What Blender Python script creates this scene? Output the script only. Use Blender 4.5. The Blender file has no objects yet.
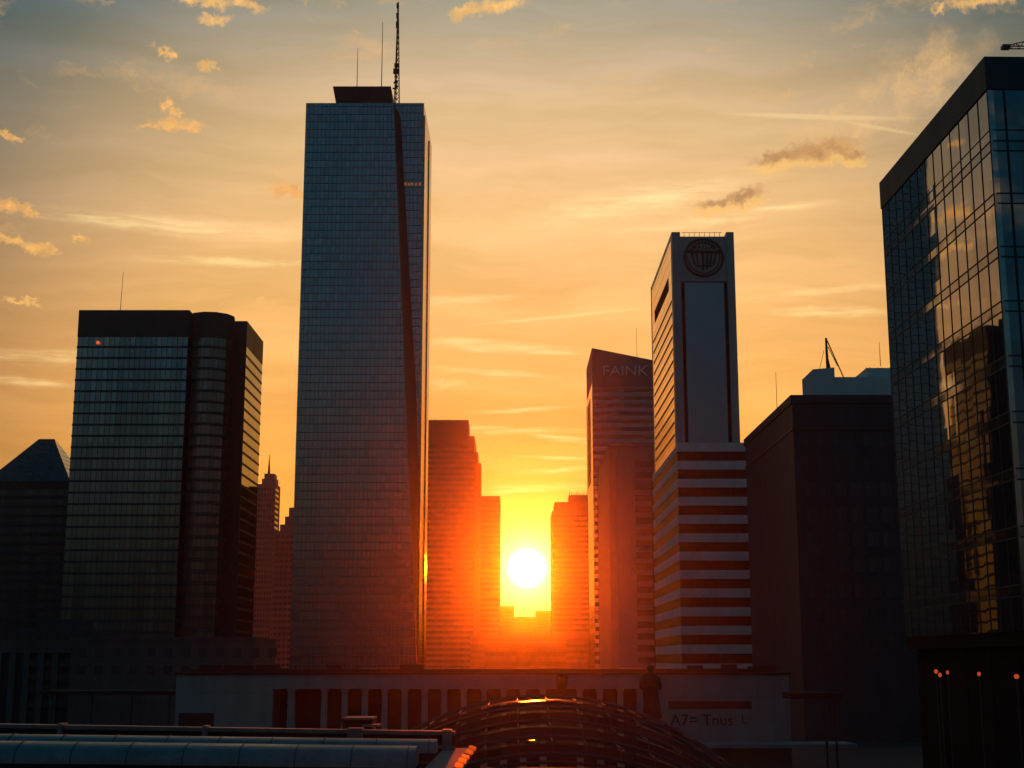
import bpy, bmesh, math, random
from mathutils import Vector, Matrix
random.seed(7)
R = math.radians
S = bpy.context.scene
COL = S.collection

# ------------------------------------------------------------------ camera
F, TH, CZ = 1400.0, math.atan(276 / 1400.0), 12.0
CT, ST = math.cos(TH), math.sin(TH)
cam = bpy.data.cameras.new('camera')
cam.sensor_width = 36.0
cam.lens = F * 36.0 / 1024.0
cam.clip_start, cam.clip_end = 0.5, 12000
co = bpy.data.objects.new('camera', cam)
co.location = (0, 0, CZ)
co.rotation_euler = (R(90) + TH, 0, 0)
COL.objects.link(co)
S.camera = co


def ray(px, py):
    u, v = px - 512.0, 384.0 - py
    return Vector((u, F * CT - v * ST, F * ST + v * CT))


def X(px, py, d):
    r = ray(px, py)
    return r.x / r.y * d


def Z(py, d):
    r = ray(512, py)
    return CZ + r.z / r.y * d


def azel(px, py):
    r = ray(px, py)
    return math.degrees(math.atan2(r.x, r.y)), math.degrees(math.atan2(r.z, math.hypot(r.x, r.y)))


SUN_AZ, SUN_EL = azel(527, 568)
SUN_DIR = ray(527, 568).normalized()

# ------------------------------------------------------------------ world
world = bpy.data.worlds.new('World')
S.world = world
world.use_nodes = True
NT = world.node_tree
NT.nodes.clear()


class G:
    """small helper that chains shader nodes"""
    def __init__(self, nt):
        self.nt = nt

    def n(self, typ, **kw):
        nd = self.nt.nodes.new(typ)
        for k, v in kw.items():
            setattr(nd, k, v)
        return nd

    def put(self, sock, v):
        if isinstance(v, bpy.types.NodeSocket):
            self.nt.links.new(v, sock)
        elif v is not None:
            sock.default_value = v

    def m(self, op, a, b=None, c=None, clamp=False):
        nd = self.n('ShaderNodeMath', operation=op, use_clamp=clamp)
        for s, v in zip(nd.inputs, (a, b, c)):
            self.put(s, v)
        return nd.outputs[0]

    def vm(self, op, a, b=None, out=0):
        nd = self.n('ShaderNodeVectorMath', operation=op)
        self.put(nd.inputs[0], a)
        if b is not None:
            self.put(nd.inputs[1], b)
        return nd.outputs[out]

    def mr(self, v, a, b, c=0.0, d=1.0, smooth=False):
        nd = self.n('ShaderNodeMapRange')
        if smooth:
            nd.interpolation_type = 'SMOOTHSTEP'
        for i, q in enumerate((v, a, b, c, d)):
            self.put(nd.inputs[i], q)
        return nd.outputs[0]

    def mix(self, f, a, b, mode='MIX'):
        nd = self.n('ShaderNodeMix', data_type='RGBA', blend_type=mode)
        self.put(nd.inputs[0], f)
        for s, q in ((nd.inputs[6], a), (nd.inputs[7], b)):
            self.put(s, q if isinstance(q, bpy.types.NodeSocket) else (*q, 1))
        return nd.outputs[2]

    def ramp(self, v, lo, hi, stops):
        f = self.mr(v, lo, hi)
        nd = self.n('ShaderNodeValToRGB')
        cr = nd.color_ramp
        while len(cr.elements) < len(stops):
            cr.elements.new(0.5)
        for e, (p, c) in zip(cr.elements, stops):
            e.position = (p - lo) / (hi - lo)
            e.color = (*c, 1)
        self.put(nd.inputs[0], f)
        return nd.outputs[0]

    def noise(self, vec, scale, detail=4, rough=0.55, out=0):
        nd = self.n('ShaderNodeTexNoise')
        self.put(nd.inputs['Vector'], vec)
        nd.inputs['Scale'].default_value = scale
        nd.inputs['Detail'].default_value = detail
        nd.inputs['Roughness'].default_value = rough
        return nd.outputs[out]

    def mapping(self, vec, loc=(0, 0, 0), rot=0, scale=(1, 1, 1), typ='TEXTURE'):
        nd = self.n('ShaderNodeMapping', vector_type=typ)
        self.put(nd.inputs[0], vec)
        nd.inputs[1].default_value = loc
        nd.inputs[2].default_value = (0, 0, rot)
        nd.inputs[3].default_value = scale
        return nd.outputs[0]

    def xyz(self, x, y, z=0.0):
        nd = self.n('ShaderNodeCombineXYZ')
        for s, v in zip(nd.inputs, (x, y, z)):
            self.put(s, v)
        return nd.outputs[0]


def build_world():
    g = G(NT)
    tc = g.n('ShaderNodeTexCoord').outputs['Generated']
    d = g.vm('NORMALIZE', tc)
    sp = g.n('ShaderNodeSeparateXYZ')
    g.put(sp.inputs[0], d)
    x, y, z = sp.outputs
    deg = 180 / math.pi
    az = g.m('MULTIPLY', g.m('ARCTAN2', x, y), deg)
    el = g.m('MULTIPLY', g.m('ARCSINE', z), deg)
    dt = g.vm('DOT_PRODUCT', d, tuple(SUN_DIR), out=1)
    ang = g.m('MULTIPLY', g.m('ARCCOSINE', g.m('MINIMUM', dt, 1.0)), deg)
    warm = g.ramp(el, -10, 90, [
        (-2, (0.30, 0.10, 0.015)), (0, (0.95, 0.36, 0.02)), (4, (1.0, 0.41, 0.016)), (9, (0.98, 0.44, 0.068)),
        (14, (0.95, 0.50, 0.14)), (18, (0.94, 0.555, 0.215)), (22.4, (0.80, 0.525, 0.265)), (26, (0.46, 0.385, 0.265)),
        (30, (0.26, 0.28, 0.24)), (45, (0.05, 0.11, 0.13)), (90, (0.012, 0.05, 0.075))])
    cool = g.ramp(el, -10, 90, [
        (-2, (0.015, 0.012, 0.012)), (0, (0.22, 0.075, 0.025)), (6, (0.25, 0.105, 0.045)), (13, (0.24, 0.12, 0.062)),
        (19, (0.13, 0.12, 0.095)), (25, (0.022, 0.080, 0.095)), (40, (0.006, 0.060, 0.090)), (90, (0.004, 0.045, 0.072))])
    back = g.ramp(el, -10, 90, [
        (-2, (0.003, 0.005, 0.006)), (0, (0.008, 0.009, 0.010)), (3.4, (0.009, 0.010, 0.011)), (5.2, (0.036, 0.028, 0.026)), (8.5, (0.048, 0.049, 0.050)),
        (12, (0.020, 0.060, 0.080)), (17, (0.003, 0.058, 0.094)), (35, (0.002, 0.050, 0.086)), (90, (0.003, 0.042, 0.072))])
    da = g.m('MULTIPLY', g.m('SUBTRACT', az, SUN_AZ), 1.2)
    de = g.m('MULTIPLY', g.m('SUBTRACT', el, SUN_EL), 0.85)
    ang2 = g.m('SQRT', g.m('ADD', g.m('MULTIPLY', da, da), g.m('MULTIPLY', de, de)))
    t1 = g.ramp(ang2, 0, 240, [(13, (0, 0, 0)), (19, (.13,) * 3), (25, (.5,) * 3), (29, (.8,) * 3), (34, (1, 1, 1))])
    t2 = g.mr(ang, 36, 70, smooth=True)
    sky = g.mix(t2, g.mix(t1, warm, cool), back)
    # the Nishita sky, graded, carries part of the light
    ns = g.n('ShaderNodeTexSky', sky_type='NISHITA')
    ns.sun_disc = False
    ns.sun_elevation = R(SUN_EL)
    ns.sun_rotation = R(SUN_AZ)
    ns.dust_density = 3.0
    nish = g.mix(1.0, ns.outputs[0], (0.007, 0.009, 0.009), 'MULTIPLY')
    # cirrus: long faint bands
    p = g.xyz(az, el)
    warp = g.noise(p, 0.11, 3)
    pc = g.xyz(g.m('MULTIPLY', az, 0.055), g.m('ADD', g.m('MULTIPLY', el, 0.50), g.m('MULTIPLY', warp, 1.5)))
    ci = g.noise(pc, 1.0, 6, 0.6)
    cir = g.mr(ci, 0.38, 0.72, 0.88, 1.24)
    low = g.mr(el, 2, 26, 1.0, 0.55)
    cirm = g.m('ADD', 1.0, g.m('MULTIPLY', g.m('SUBTRACT', cir, 1.0), low))
    sky = g.mix(1.0, sky, g.xyz(cirm, cirm, g.m('POWER', cirm, 1.7)), 'MULTIPLY')

    def union(items, vec):
        acc = None
        for (cx, cy, rx, ry, rot) in items:
            a, e = azel(cx, cy)
            k = 24.2
            q = g.vm('LENGTH', g.mapping(vec, (a, e, 0), R(rot), (rx / k, ry / k, 1)), out=1)
            acc = q if acc is None else g.m('MINIMUM', acc, q)
        return acc

    nz = g.noise(p, 0.95, 5, 0.62, out=1)
    off = g.mix(1.0, nz, (0.5, 0.5, 0.5), 'SUBTRACT')
    nz2 = g.noise(p, 3.4, 4, 0.6, out=1)
    off2 = g.mix(1.0, nz2, (0.5, 0.5, 0.5), 'SUBTRACT')
    pf = g.vm('ADD', g.vm('ADD', p, g.vm('MULTIPLY', off, (1.7, 0.9, 0))), g.vm('MULTIPLY', off2, (.9, .62, 0)))
    # thin bright streaks and old contrails
    ps = g.vm('ADD', p, g.vm('MULTIPLY', off, (1.8, 0.30, 0)))
    st = union([(500, 347, 110, 9, -3), (520, 431, 85, 5, 0), (575, 440, 55, 4, -5), (545, 487, 75, 6, 1),
                (820, 292, 100, 6, 3), (830, 312, 90, 8, -3), (170, 226, 190, 13, -1), (40, 357, 90, 10, 4),
                (640, 200, 170, 20, 8), (700, 222, 110, 9, 5), (780, 208, 70, 6, 2), (490, 372, 80, 5, -5), (470, 300, 90, 6, 3), (520, 410, 75, 4, 4), (560, 458, 60, 3, -3), (250, 262, 150, 7, 2), (30, 382, 60, 6, -2), (560, 470, 70, 4, 4),
                ], ps)
    stn = g.noise(g.mapping(p, scale=(2.6, 0.26, 1)), 1.0, 5, 0.62)
    stm = g.m('MULTIPLY', g.mr(st, 1.0, 0.1, smooth=True), g.mr(stn, 0.34, 0.62))
    ct = union([(558, 317, 105, 2.6, 5), (820, 117, 120, 3.6, -6), (880, 128, 50, 2.6, -15)],
               g.vm('ADD', p, g.vm('MULTIPLY', off2, (0.3, 0.06, 0))))
    ctm = g.m('MULTIPLY', g.mr(ct, 1.0, 0.3, smooth=True), 0.42)
    br = union([(500, 347, 100, 6, -3), (465, 342, 50, 7, -1), (545, 352, 50, 4, -4), (520, 491, 48, 3.5, 3), (550, 487, 40, 3, -3),
                (520, 431, 62, 3.5, 0), (560, 437, 48, 3, -5), (446, 383, 24, 5, -2), (480, 428, 40, 3, 3)],
               g.vm('ADD', p, g.vm('MULTIPLY', off, (0.9, 0.16, 0))))
    brm = g.m('MULTIPLY', g.mr(br, 1.0, 0.15, smooth=True), g.mr(stn, 0.3, 0.55, 0.35, 0.85))
    sm = g.m('MAXIMUM', g.m('MAXIMUM', g.m('MULTIPLY', stm, 0.9), brm), ctm)
    sky = g.mix(sm, sky, g.mix(0.55, g.mix(1.0, sky, (1.35, 1.45, 1.6), 'MULTIPLY'), (1.05, 0.76, 0.32)))
    # broad soft veil, upper right
    vl = union([(915, 80, 95, 42, 12), (840, 130, 70, 26, 5)], g.vm('ADD', p, g.vm('MULTIPLY', off, (3.2, 2.2, 0))))
    vlm = g.m('MULTIPLY', g.mr(vl, 1.05, 0.2, smooth=True), g.mr(g.noise(pf, 0.8, 5, .65), 0.36, 0.66, 0.1, 0.75))
    sky = g.mix(vlm, sky, (0.86, 0.50, 0.20))
    # faint broken altocumulus tying the puffs together
    an = g.noise(g.mapping(pf, scale=(2.6, 1.0, 1)), 0.5, 6, 0.66)
    am = g.m('MULTIPLY', g.mr(an, 0.54, 0.74, smooth=True), g.mr(el, 9, 17, 0.0, 0.5))
    am = g.m('MULTIPLY', am, g.mr(el, 40, 30))
    sky = g.mix(am, sky, (0.85, 0.46, 0.16))
    # small golden cumulus
    cu = union([(205, 2, 40, 8, 0), (245, 4, 26, 7, -4), (215, 21, 20, 6, 4), (160, 49, 9, 6, -35), (171, 56, 9, 6, -45), (208, 66, 13, 6, -8),
                (170, 124, 26, 9, 6), (192, 126, 22, 4.5, 0), (150, 127, 14, 4, 4), (168, 104, 9, 7, 20), (172, 112, 9, 6, 40), (9, 136, 15, 6, -10),
                (12, 207, 26, 7, -8), (30, 212, 12, 4, -12), (14, 239, 26, 6, -4), (36, 247, 22, 8, -10), (54, 250, 9, 5, 0), (79, 238, 13, 4, 0),
                (287, 188, 24, 8, 4), (300, 192, 20, 6, 0), (470, 11, 26, 8, 14), (500, 4, 40, 9, 6), (980, 1, 44, 8, 0), (938, 10, 9, 5, 0),
                (446, 383, 26, 6, -3), (25, 302, 22, 3, -4), (265, 300, 24, 3, -3)], pf)
    cum = g.m('MULTIPLY', g.m('MULTIPLY', g.mr(cu, 1.08, 0.25, smooth=True), g.mr(g.noise(p, 2.2, 6, .7), .3, .55, .4, 1.0)), 1.0)
    cshade = g.mr(g.noise(pf, 1.6, 4, 0.6), 0.3, 0.7, 0.72, 1.08)
    ccol = g.mix(1.0, g.ramp(el, -10, 90, [(5, (1.0, 0.70, 0.20)), (18, (1.0, 0.47, 0.12)), (28, (0.98, 0.56, 0.18))]),
                 g.xyz(cshade, cshade, cshade), 'MULTIPLY')
    sky = g.mix(cum, sky, ccol)
    # two darker clouds, lit from below
    items = [(822, 149, 46, 12, 6), (782, 158, 44, 8, 8), (850, 153, 22, 7, -6), (745, 196, 26, 9, 12), (722, 204, 30, 6, 6)]
    lowv = g.vm('ADD', pf, (0.08, 0.30, 0))
    dk = union(items, pf)
    dl = union(items, lowv)
    sky = g.mix(g.m('MULTIPLY', g.mr(dl, 1.15, 0.4, smooth=True), 0.6), sky, (1.0, 0.54, 0.13))
    sky = g.mix(g.m('MULTIPLY', g.mr(dk, 1.08, 0.2, smooth=True), 0.9), sky, g.mix(g.mr(g.noise(pf, 1.9, 4, .6), .35, .65), (0.40, 0.19, 0.08), (0.62, 0.31, 0.105)))
    # the disc of the sun and the bright sky close round it
    halo = g.m('POWER', 2.718, g.m('MULTIPLY', ang, -0.62))
    halo2 = g.m('POWER', 2.718, g.m('MULTIPLY', ang, -1.7))
    sky = g.mix(1.0, sky, g.mix(1.0, (0, 0, 0), g.xyz(g.m('ADD', g.m('MULTIPLY', halo, .9), g.m('MULTIPLY', halo2, 6.0)), g.m('ADD', g.m('MULTIPLY', halo, .30), g.m('MULTIPLY', halo2, 4.6)), g.m('ADD', g.m('MULTIPLY', halo, 0.02), g.m('MULTIPLY', halo2, 2.4))), 'ADD'), 'ADD')
    disc = g.mr(ang, 0.81, 0.62, smooth=True)
    sky = g.mix(disc, sky, (14, 12, 8.0))
    sky = g.mix(1.0, sky, g.vm('MINIMUM', nish, (0.03, 0.03, 0.028)), 'ADD')
    above = g.mr(el, -1.0, 0.0)
    sky = g.mix(above, (0.010, 0.010, 0.010), sky)
    bg = g.n('ShaderNodeBackground')
    g.put(bg.inputs[0], g.vm('SCALE', sky))
    sc = bg.inputs[0].links[0].from_node
    sc.inputs[3].default_value = 10.0
    bg.inputs[1].default_value = 0.1
    out = g.n('ShaderNodeOutputWorld')
    NT.links.new(bg.outputs[0], out.inputs[0])


build_world()

# ------------------------------------------------------------------ sun and exposure
sl = bpy.data.lights.new('sun', 'SUN')
sl.energy = 3.6
sl.angle = R(0.5)
sl.color = (1.0, 0.085, 0.001)
so = bpy.data.objects.new('sun', sl)
so.rotation_euler = (-SUN_DIR).to_track_quat('-Z', 'Y').to_euler()
so.location = (0, 200, 300)
COL.objects.link(so)
vs = S.view_settings
vs.view_transform = 'Standard'
vs.look = 'None'
vs.exposure = 0.0
vs.gamma = 1.0
vs.use_curve_mapping = False
S.render.engine = 'CYCLES'
cy = S.cycles
cy.use_denoising = True
cy.max_bounces = 6
cy.diffuse_bounces = 2
cy.glossy_bounces = 4
cy.transparent_max_bounces = 8
cy.volume_bounces = 0
cy.caustics_reflective = False
cy.caustics_refractive = False
cy.sample_clamp_indirect = 4.0
cy.use_adaptive_sampling = False


# ------------------------------------------------------------------ materials
def new_mat(name):
    m = bpy.data.materials.new(name)
    m.use_nodes = True
    nt = m.node_tree
    return m, G(nt), nt.nodes['Principled BSDF']


def solid(name, col, rough=0.7, metal=0.0, var=0.25, scale=0.35, spec=0.4, streak=True, rv=0.08):
    m, g, b = new_mat(name)
    tc = g.n('ShaderNodeTexCoord').outputs['Object']
    v = g.noise(g.mapping(tc, scale=(1, 1, 3.5)) if streak else tc, scale, 5, 0.6)
    v2 = g.noise(tc, scale * 9, 3, 0.6)
    f = g.m('ADD', g.mr(v, 0.3, 0.7, 1 - var, 1 + var), g.mr(v2, 0.3, 0.7, -var * .4, var * .4))
    g.put(b.inputs['Base Color'], g.mix(1.0, col, g.xyz(f, f, f), 'MULTIPLY'))
    g.put(b.inputs['Roughness'], g.mr(v, 0.3, 0.7, max(.02, rough - rv), min(1, rough + rv)))
    b.inputs['Metallic'].default_value = metal
    b.inputs['Specular IOR Level'].default_value = spec
    return m


def glass(name, col, pw, ph, fw=0.08, fh=0.12, rough=0.06, tilt=0.006, metal=0.75, frame=(0.02, 0.022, 0.025), var=0.25, blinds=0.0):
    """coated curtain wall glass: every pane sits at its own slight tilt; UV is in metres"""
    m, g, b = new_mat(name)
    uv = g.n('ShaderNodeUVMap').outputs[0]
    sp = g.n('ShaderNodeSeparateXYZ')
    g.put(sp.inputs[0], uv)
    u = g.m('DIVIDE', sp.outputs[0], pw)
    v = g.m('DIVIDE', sp.outputs[1], ph)
    cell = g.xyz(g.m('FLOOR', u), g.m('FLOOR', v), 1.7)
    wn = g.n('ShaderNodeTexWhiteNoise', noise_dimensions='3D')
    g.put(wn.inputs[0], cell)
    fu = g.m('ABSOLUTE', g.m('SUBTRACT', g.m('FRACT', u), 0.5))
    fv = g.m('ABSOLUTE', g.m('SUBTRACT', g.m('FRACT', v), 0.5))
    fr = g.m('MAXIMUM', g.m('GREATER_THAN', fu, 0.5 - 0.5 * fw / pw), g.m('GREATER_THAN', fv, 0.5 - 0.5 * fh / ph))
    rnd = wn.outputs[0]
    k = g.mr(rnd, 0, 1, 1 - var, 1 + var)
    c = g.mix(1.0, col, g.xyz(k, k, k), 'MULTIPLY')
    if blinds:
        c = g.mix(g.m('MULTIPLY', g.m('GREATER_THAN', rnd, 1 - blinds), 0.5), c, (0.16, 0.15, 0.13))
    g.put(b.inputs['Base Color'], g.mix(fr, c, frame))
    g.put(b.inputs['Metallic'], g.m('MULTIPLY', g.m('SUBTRACT', 1.0, fr), metal))
    g.put(b.inputs['Roughness'], g.mix(fr, (rough,) * 3, (0.5,) * 3))
    geo = g.n('ShaderNodeNewGeometry').outputs['Normal']
    w = g.noise(g.n('ShaderNodeTexCoord').outputs['Object'], 0.35, 2, 0.5, out=1)
    dn = g.vm('SCALE', g.mix(1.0, wn.outputs[1], (0.5, 0.5, 0.5), 'SUBTRACT'))
    dn.node.inputs[3].default_value = 2 * tilt
    dw = g.vm('SCALE', g.mix(1.0, w, (0.5, 0.5, 0.5), 'SUBTRACT'))
    dw.node.inputs[3].default_value = 2 * tilt
    g.put(b.inputs['Normal'], g.vm('NORMALIZE', g.vm('ADD', geo, g.vm('ADD', dn, dw))))
    return m


def emit(name, col, k):
    m, g, b = new_mat(name)
    b.inputs['Base Color'].default_value = (*col, 1)
    b.inputs['Emission Color'].default_value = (*col, 1)
    b.inputs['Emission Strength'].default_value = k
    return m


M = dict(
    asphalt=solid('asphalt', (0.045, 0.046, 0.048), 0.85, scale=0.12, streak=False),
    paving=solid('paving', (0.10, 0.10, 0.10), 0.8, scale=0.2, streak=False),
    dark_clad=solid('dark_cladding', (0.036, 0.070, 0.084), 0.6, var=0.2, spec=.22),
    brown_clad=solid('brown_cladding', (0.05, 0.026, 0.018), 0.6, var=0.2),
    concrete=solid('concrete', (0.34, 0.34, 0.335), 0.8, var=.1),
    grey_stone=solid('grey_stone', (0.23, 0.225, 0.22), 0.8, var=.1),
    pale_panel=solid('pale_panel', (0.40, 0.43, 0.44), 0.45, var=0.12),
    pale_concrete=solid('pale_concrete', (0.46, 0.48, 0.49), 0.8, var=.1),
    hazy_stone=solid('hazy_stone', (0.13, 0.12, 0.11), 0.8, var=.1),
    white_band=solid('white_band', (0.74, 0.72, 0.70), 0.5, var=0.12),
    white_wall=solid('white_wall', (0.34, 0.34, 0.33), 0.75, var=0.18, scale=0.5),
    steel=solid('steel', (0.07, 0.072, 0.075), 0.5, metal=0.5, var=0.2),
    roof_metal=solid('roof_metal', (0.19, 0.21, 0.22), 0.38, metal=0.55, var=0.25, scale=0.9),
    bronze=solid('bronze', (0.05, 0.035, 0.025), 0.5, metal=0.6, var=0.3, scale=2),
    dark_matte=solid('matte_black', (0.014, 0.014, 0.015), 0.9, spec=.1),  # near-black; stands in for shade in places and stops bounce on rear sheets
    tower_glass=glass('tower_glass', (0.24, 0.34, 0.37), 1.35, 2.68, 0.10, 0.26, 0.13, 0.005, 0.85, (0.10, 0.13, 0.14), 0.14),
    sunset_glass=glass('sunset_glass', (0.70, 0.33, 0.13), 3.4, 2.68, 0.06, 0.2, 0.21, 0.004, 0.95, (0.10, 0.07, 0.05), 0.10),  # sunset orange put into the glass colour of this side
    block_glass=glass('block_glass', (0.20, 0.28, 0.30), 1.7, 40, 0.16, 0.0, 0.05, 0.007, 0.85, (0.02, 0.022, 0.024), 0.22),
    stair_glass=glass('stair_glass', (0.26, 0.22, 0.20), 1.5, 3.6, 0.2, 0.4, 0.10, 0.006, 0.6, (0.02, 0.02, 0.02), 0.2),
    dark_glass=glass('dark_glass', (0.06, 0.10, 0.12), 1.5, 40, 0.12, 0.0, 0.10, 0.006, 0.5, (0.03, 0.03, 0.03), 0.35, 0.12),
    stripe_glass=glass('stripe_glass', (0.03, 0.014, 0.008), 1.5, 40, 0.1, 0, .55, .006, .5, (.03, .03, .03), .4),
    punched_glass=glass('punched_glass', (0.05, 0.09, 0.11), .9, 40, .06, 0, .35, .01, .8, (.02, .02, .02), .5),
    near_glass=glass('near_glass', (0.42, 0.38, 0.36), 2.45, 4.8, 0.0, 0.0, 0.02, 0.0025, 0.92, (0.02, 0.022, 0.024), 0.10),
    near_spandrel=glass('near_spandrel', (0.34, 0.31, 0.30), 2.45, .9, 0.0, 0.0, 0.05, 0.004, 0.9, (0.02, 0.022, 0.024), 0.10),
    front_glass=glass('front_glass', (0.13, 0.19, 0.22), 2.45, 4.8, 0.0, 0.0, 0.04, 0.003, 0.9, (0.02, 0.022, 0.024), 0.15),
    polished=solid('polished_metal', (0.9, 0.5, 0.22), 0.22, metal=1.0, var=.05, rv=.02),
    lamp=emit('lamp_orange', (1.0, 0.13, 0.025), 0.45),
    beacon=emit('beacon_red', (1.0, 0.16, 0.04), 0.8),
)


# ------------------------------------------------------------------ mesh helpers
def offset(fp, d):
    """grow (d > 0) or shrink a CCW polygon"""
    n = len(fp)
    res = []
    for i in range(n):
        p0, p1, p2 = Vector(fp[i - 1]), Vector(fp[i]), Vector(fp[(i + 1) % n])
        a, b = (p1 - p0).normalized(), (p2 - p1).normalized()
        na, nb = Vector((a.y, -a.x)), Vector((b.y, -b.x))
        k = (na + nb)
        k = k / max(0.2, k.dot(na))
        res.append(tuple(p1 + k * d))
    return res


class MB:
    """collects shapes for ONE mesh object; UVs run in metres along the walls"""
    def __init__(self):
        self.bm = bmesh.new()
        self.uv = self.bm.loops.layers.uv.new('UVMap')

    def face(self, pts, uvs=None):
        vs_ = [self.bm.verts.new(p) for p in pts]
        f = self.bm.faces.new(vs_)
        for i, l in enumerate(f.loops):
            l[self.uv].uv = uvs[i] if uvs else (pts[i][0], pts[i][1])
        return f

    def loft(self, fa, za, fb, zb, caps=True):
        """prism or frustum between two polygons; za / zb may be lists of heights"""
        n = len(fa)
        za = za if isinstance(za, (list, tuple)) else [za] * n
        zb = zb if isinstance(zb, (list, tuple)) else [zb] * n
        u = 0.0
        for i in range(n):
            j = (i + 1) % n
            w = (Vector(fb[j]) - Vector(fb[i])).length if (Vector(fa[j]) - Vector(fa[i])).length < .01 else (Vector(fa[j]) - Vector(fa[i])).length
            self.face([(*fa[i], za[i]), (*fa[j], za[j]), (*fb[j], zb[j]), (*fb[i], zb[i])],
                      [(u, za[i]), (u + w, za[j]), (u + w, zb[j]), (u, zb[i])])
            u += w + 0.0
        if caps:
            self.face([(*fb[i], zb[i]) for i in range(n)])
            self.face([(*fa[i], za[i]) for i in reversed(range(n))])
        return self

    def prism(self, fp, z0, z1):
        return self.loft(fp, z0, fp, z1)

    def box(self, x0, x1, y0, y1, z0, z1):
        return self.prism([(x0, y0), (x1, y0), (x1, y1), (x0, y1)], z0, z1)

    def tube(self, a, b, r0, r1=None, n=6):
        a, b = Vector(a), Vector(b)
        r1 = r0 if r1 is None else r1
        d = (b - a).normalized()
        s = d.orthogonal().normalized()
        t = d.cross(s)
        ring = [(math.cos(2 * math.pi * k / n), math.sin(2 * math.pi * k / n)) for k in range(n)]
        A = [a + (s * c + t * q) * r0 for c, q in ring]
        B = [b + (s * c + t * q) * r1 for c, q in ring]
        for i in range(n):
            j = (i + 1) % n
            self.face([A[i], A[j], B[j], B[i]])
        self.face(list(reversed(A)))
        self.face(B)
        return self

    def lathe(self, prof, cx, cy, n=16):
        for (r0, z0), (r1, z1) in zip(prof, prof[1:]):
            for k in range(n):
                a, b = 2 * math.pi * k / n, 2 * math.pi * (k + 1) / n
                q = [(cx + r0 * math.cos(a), cy + r0 * math.sin(a), z0), (cx + r0 * math.cos(b), cy + r0 * math.sin(b), z0),
                     (cx + r1 * math.cos(b), cy + r1 * math.sin(b), z1), (cx + r1 * math.cos(a), cy + r1 * math.sin(a), z1)]
                if r0 < 1e-4:
                    q = q[1:]
                elif r1 < 1e-4:
                    q = q[:3]
                self.face(q)
        return self

    def wallbox(self, p, q, u0, u1, z0, z1, out, inn=0.05):
        """box on the wall running from p to q (outward normal to the right of p->q), u in metres from p"""
        p, q = Vector(p), Vector(q)
        d = (q - p).normalized()
        nrm = Vector((d.y, -d.x))
        a, b = p + d * u0, p + d * u1
        fp = [tuple(a + nrm * out), tuple(b + nrm * out), tuple(b - nrm * inn), tuple(a - nrm * inn)]
        return self.prism(fp, z0, z1)

    def build(self, name, mat, parent=None, smooth=False):
        if smooth:
            bmesh.ops.remove_doubles(self.bm, verts=self.bm.verts[:], dist=1e-4)
        me = bpy.data.meshes.new(name)
        if parent is not None:
            off = parent_loc(parent)
            bmesh.ops.translate(self.bm, verts=self.bm.verts[:], vec=-off)
        self.bm.to_mesh(me)
        self.bm.free()
        if smooth:
            me.polygons.foreach_set('use_smooth', [True] * len(me.polygons))
        me.materials.append(mat)
        o = bpy.data.objects.new(name, me)
        COL.objects.link(o)
        if parent is not None:
            o.parent = parent
        return o


def parent_loc(o):
    v = Vector((0, 0, 0))
    while o is not None:
        v += Vector(o.location)
        o = o.parent
    return v


def thing(name, label, cat, loc, group=None):
    o = bpy.data.objects.new(name, None)
    o.empty_display_size = 1
    o.location = loc
    o['label'] = label
    o['category'] = cat
    o['kind'] = 'thing'
    if group:
        o['group'] = group
    COL.objects.link(o)
    return o


def struct(o):
    o['kind'] = 'structure'
    return o


def base_of(fp):
    return (sum(p[0] for p in fp) / len(fp), sum(p[1] for p in fp) / len(fp), 0)


def rect(xl, xr, y0, dep, yaw=0.0):
    c, s = math.cos(yaw), math.sin(yaw)
    w = xr - xl
    q = lambda a, b: (xl + a * c - b * s, y0 + a * s + b * c)
    return [q(0, 0), q(w, 0), q(w, dep), q(0, dep)]


def banded(root, fp, z0, z1, pitch, glass_h, wall, glassm, top=0.0, setback=0.25, parapet=None):
    """storeys: solid slabs at the full outline, a ribbon of glass set back between each two"""
    w = MB()
    core = offset(fp, -setback - 0.5)
    w.prism(core, z0, z1 - 0.3)
    z = z1 - top
    bands = []
    last = z1
    while z - glass_h > z0 + 1:
        w.prism(fp, z, last)
        bands.append((z - glass_h, z))
        last = z - glass_h
        z -= pitch
    w.prism(fp, z0, last)
    w.build('wall', wall, root)
    L = (Vector(fp[3]) - Vector(fp[2])).length
    MB().wallbox(fp[2], fp[3], -.2, L + .2, z0 + .05, z1 - .05, .3, -.01).build('rear_wall', M['dark_matte'], root)  # unseen dark sheet added to cut sun bounce off the rear
    gfp = offset(fp, -setback)
    for a, b in bands[:99]:
        MB().prism(gfp, a - 0.02, b + 0.02).build('window_band', glassm, root)
    return bands


# ------------------------------------------------------------------ ground
g_ = MB()
g_.face([(-1150, -450, 0), (1150, -450, 0), (1150, 2050, 0), (-1150, 2050, 0)])
struct(g_.build('ground', M['asphalt']))
g_ = MB()
g_.box(-60, 46, 100, 158, 0.004, 0.14)
struct(g_.build('plaza_pavement', M['paving']))

# ------------------------------------------------------------------ air
hz = MB()
hz.box(-1200, 1200, -500, 2100, -1.0, 262.0)
hm = bpy.data.materials.new('haze')
hm.use_nodes = True
hn = hm.node_tree
hn.nodes.remove(hn.nodes['Principled BSDF'])
pv = hn.nodes.new('ShaderNodeVolumePrincipled')
pv.inputs['Color'].default_value = (0.62, 0.60, 0.58, 1)
pv.inputs['Density'].default_value = 0.00005
pv.inputs['Anisotropy'].default_value = 0.958
hn.links.new(pv.outputs[0], hn.nodes['Material Output'].inputs['Volume'])
ho = hz.build('haze', hm)
ho['kind'] = 'stuff'

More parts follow.
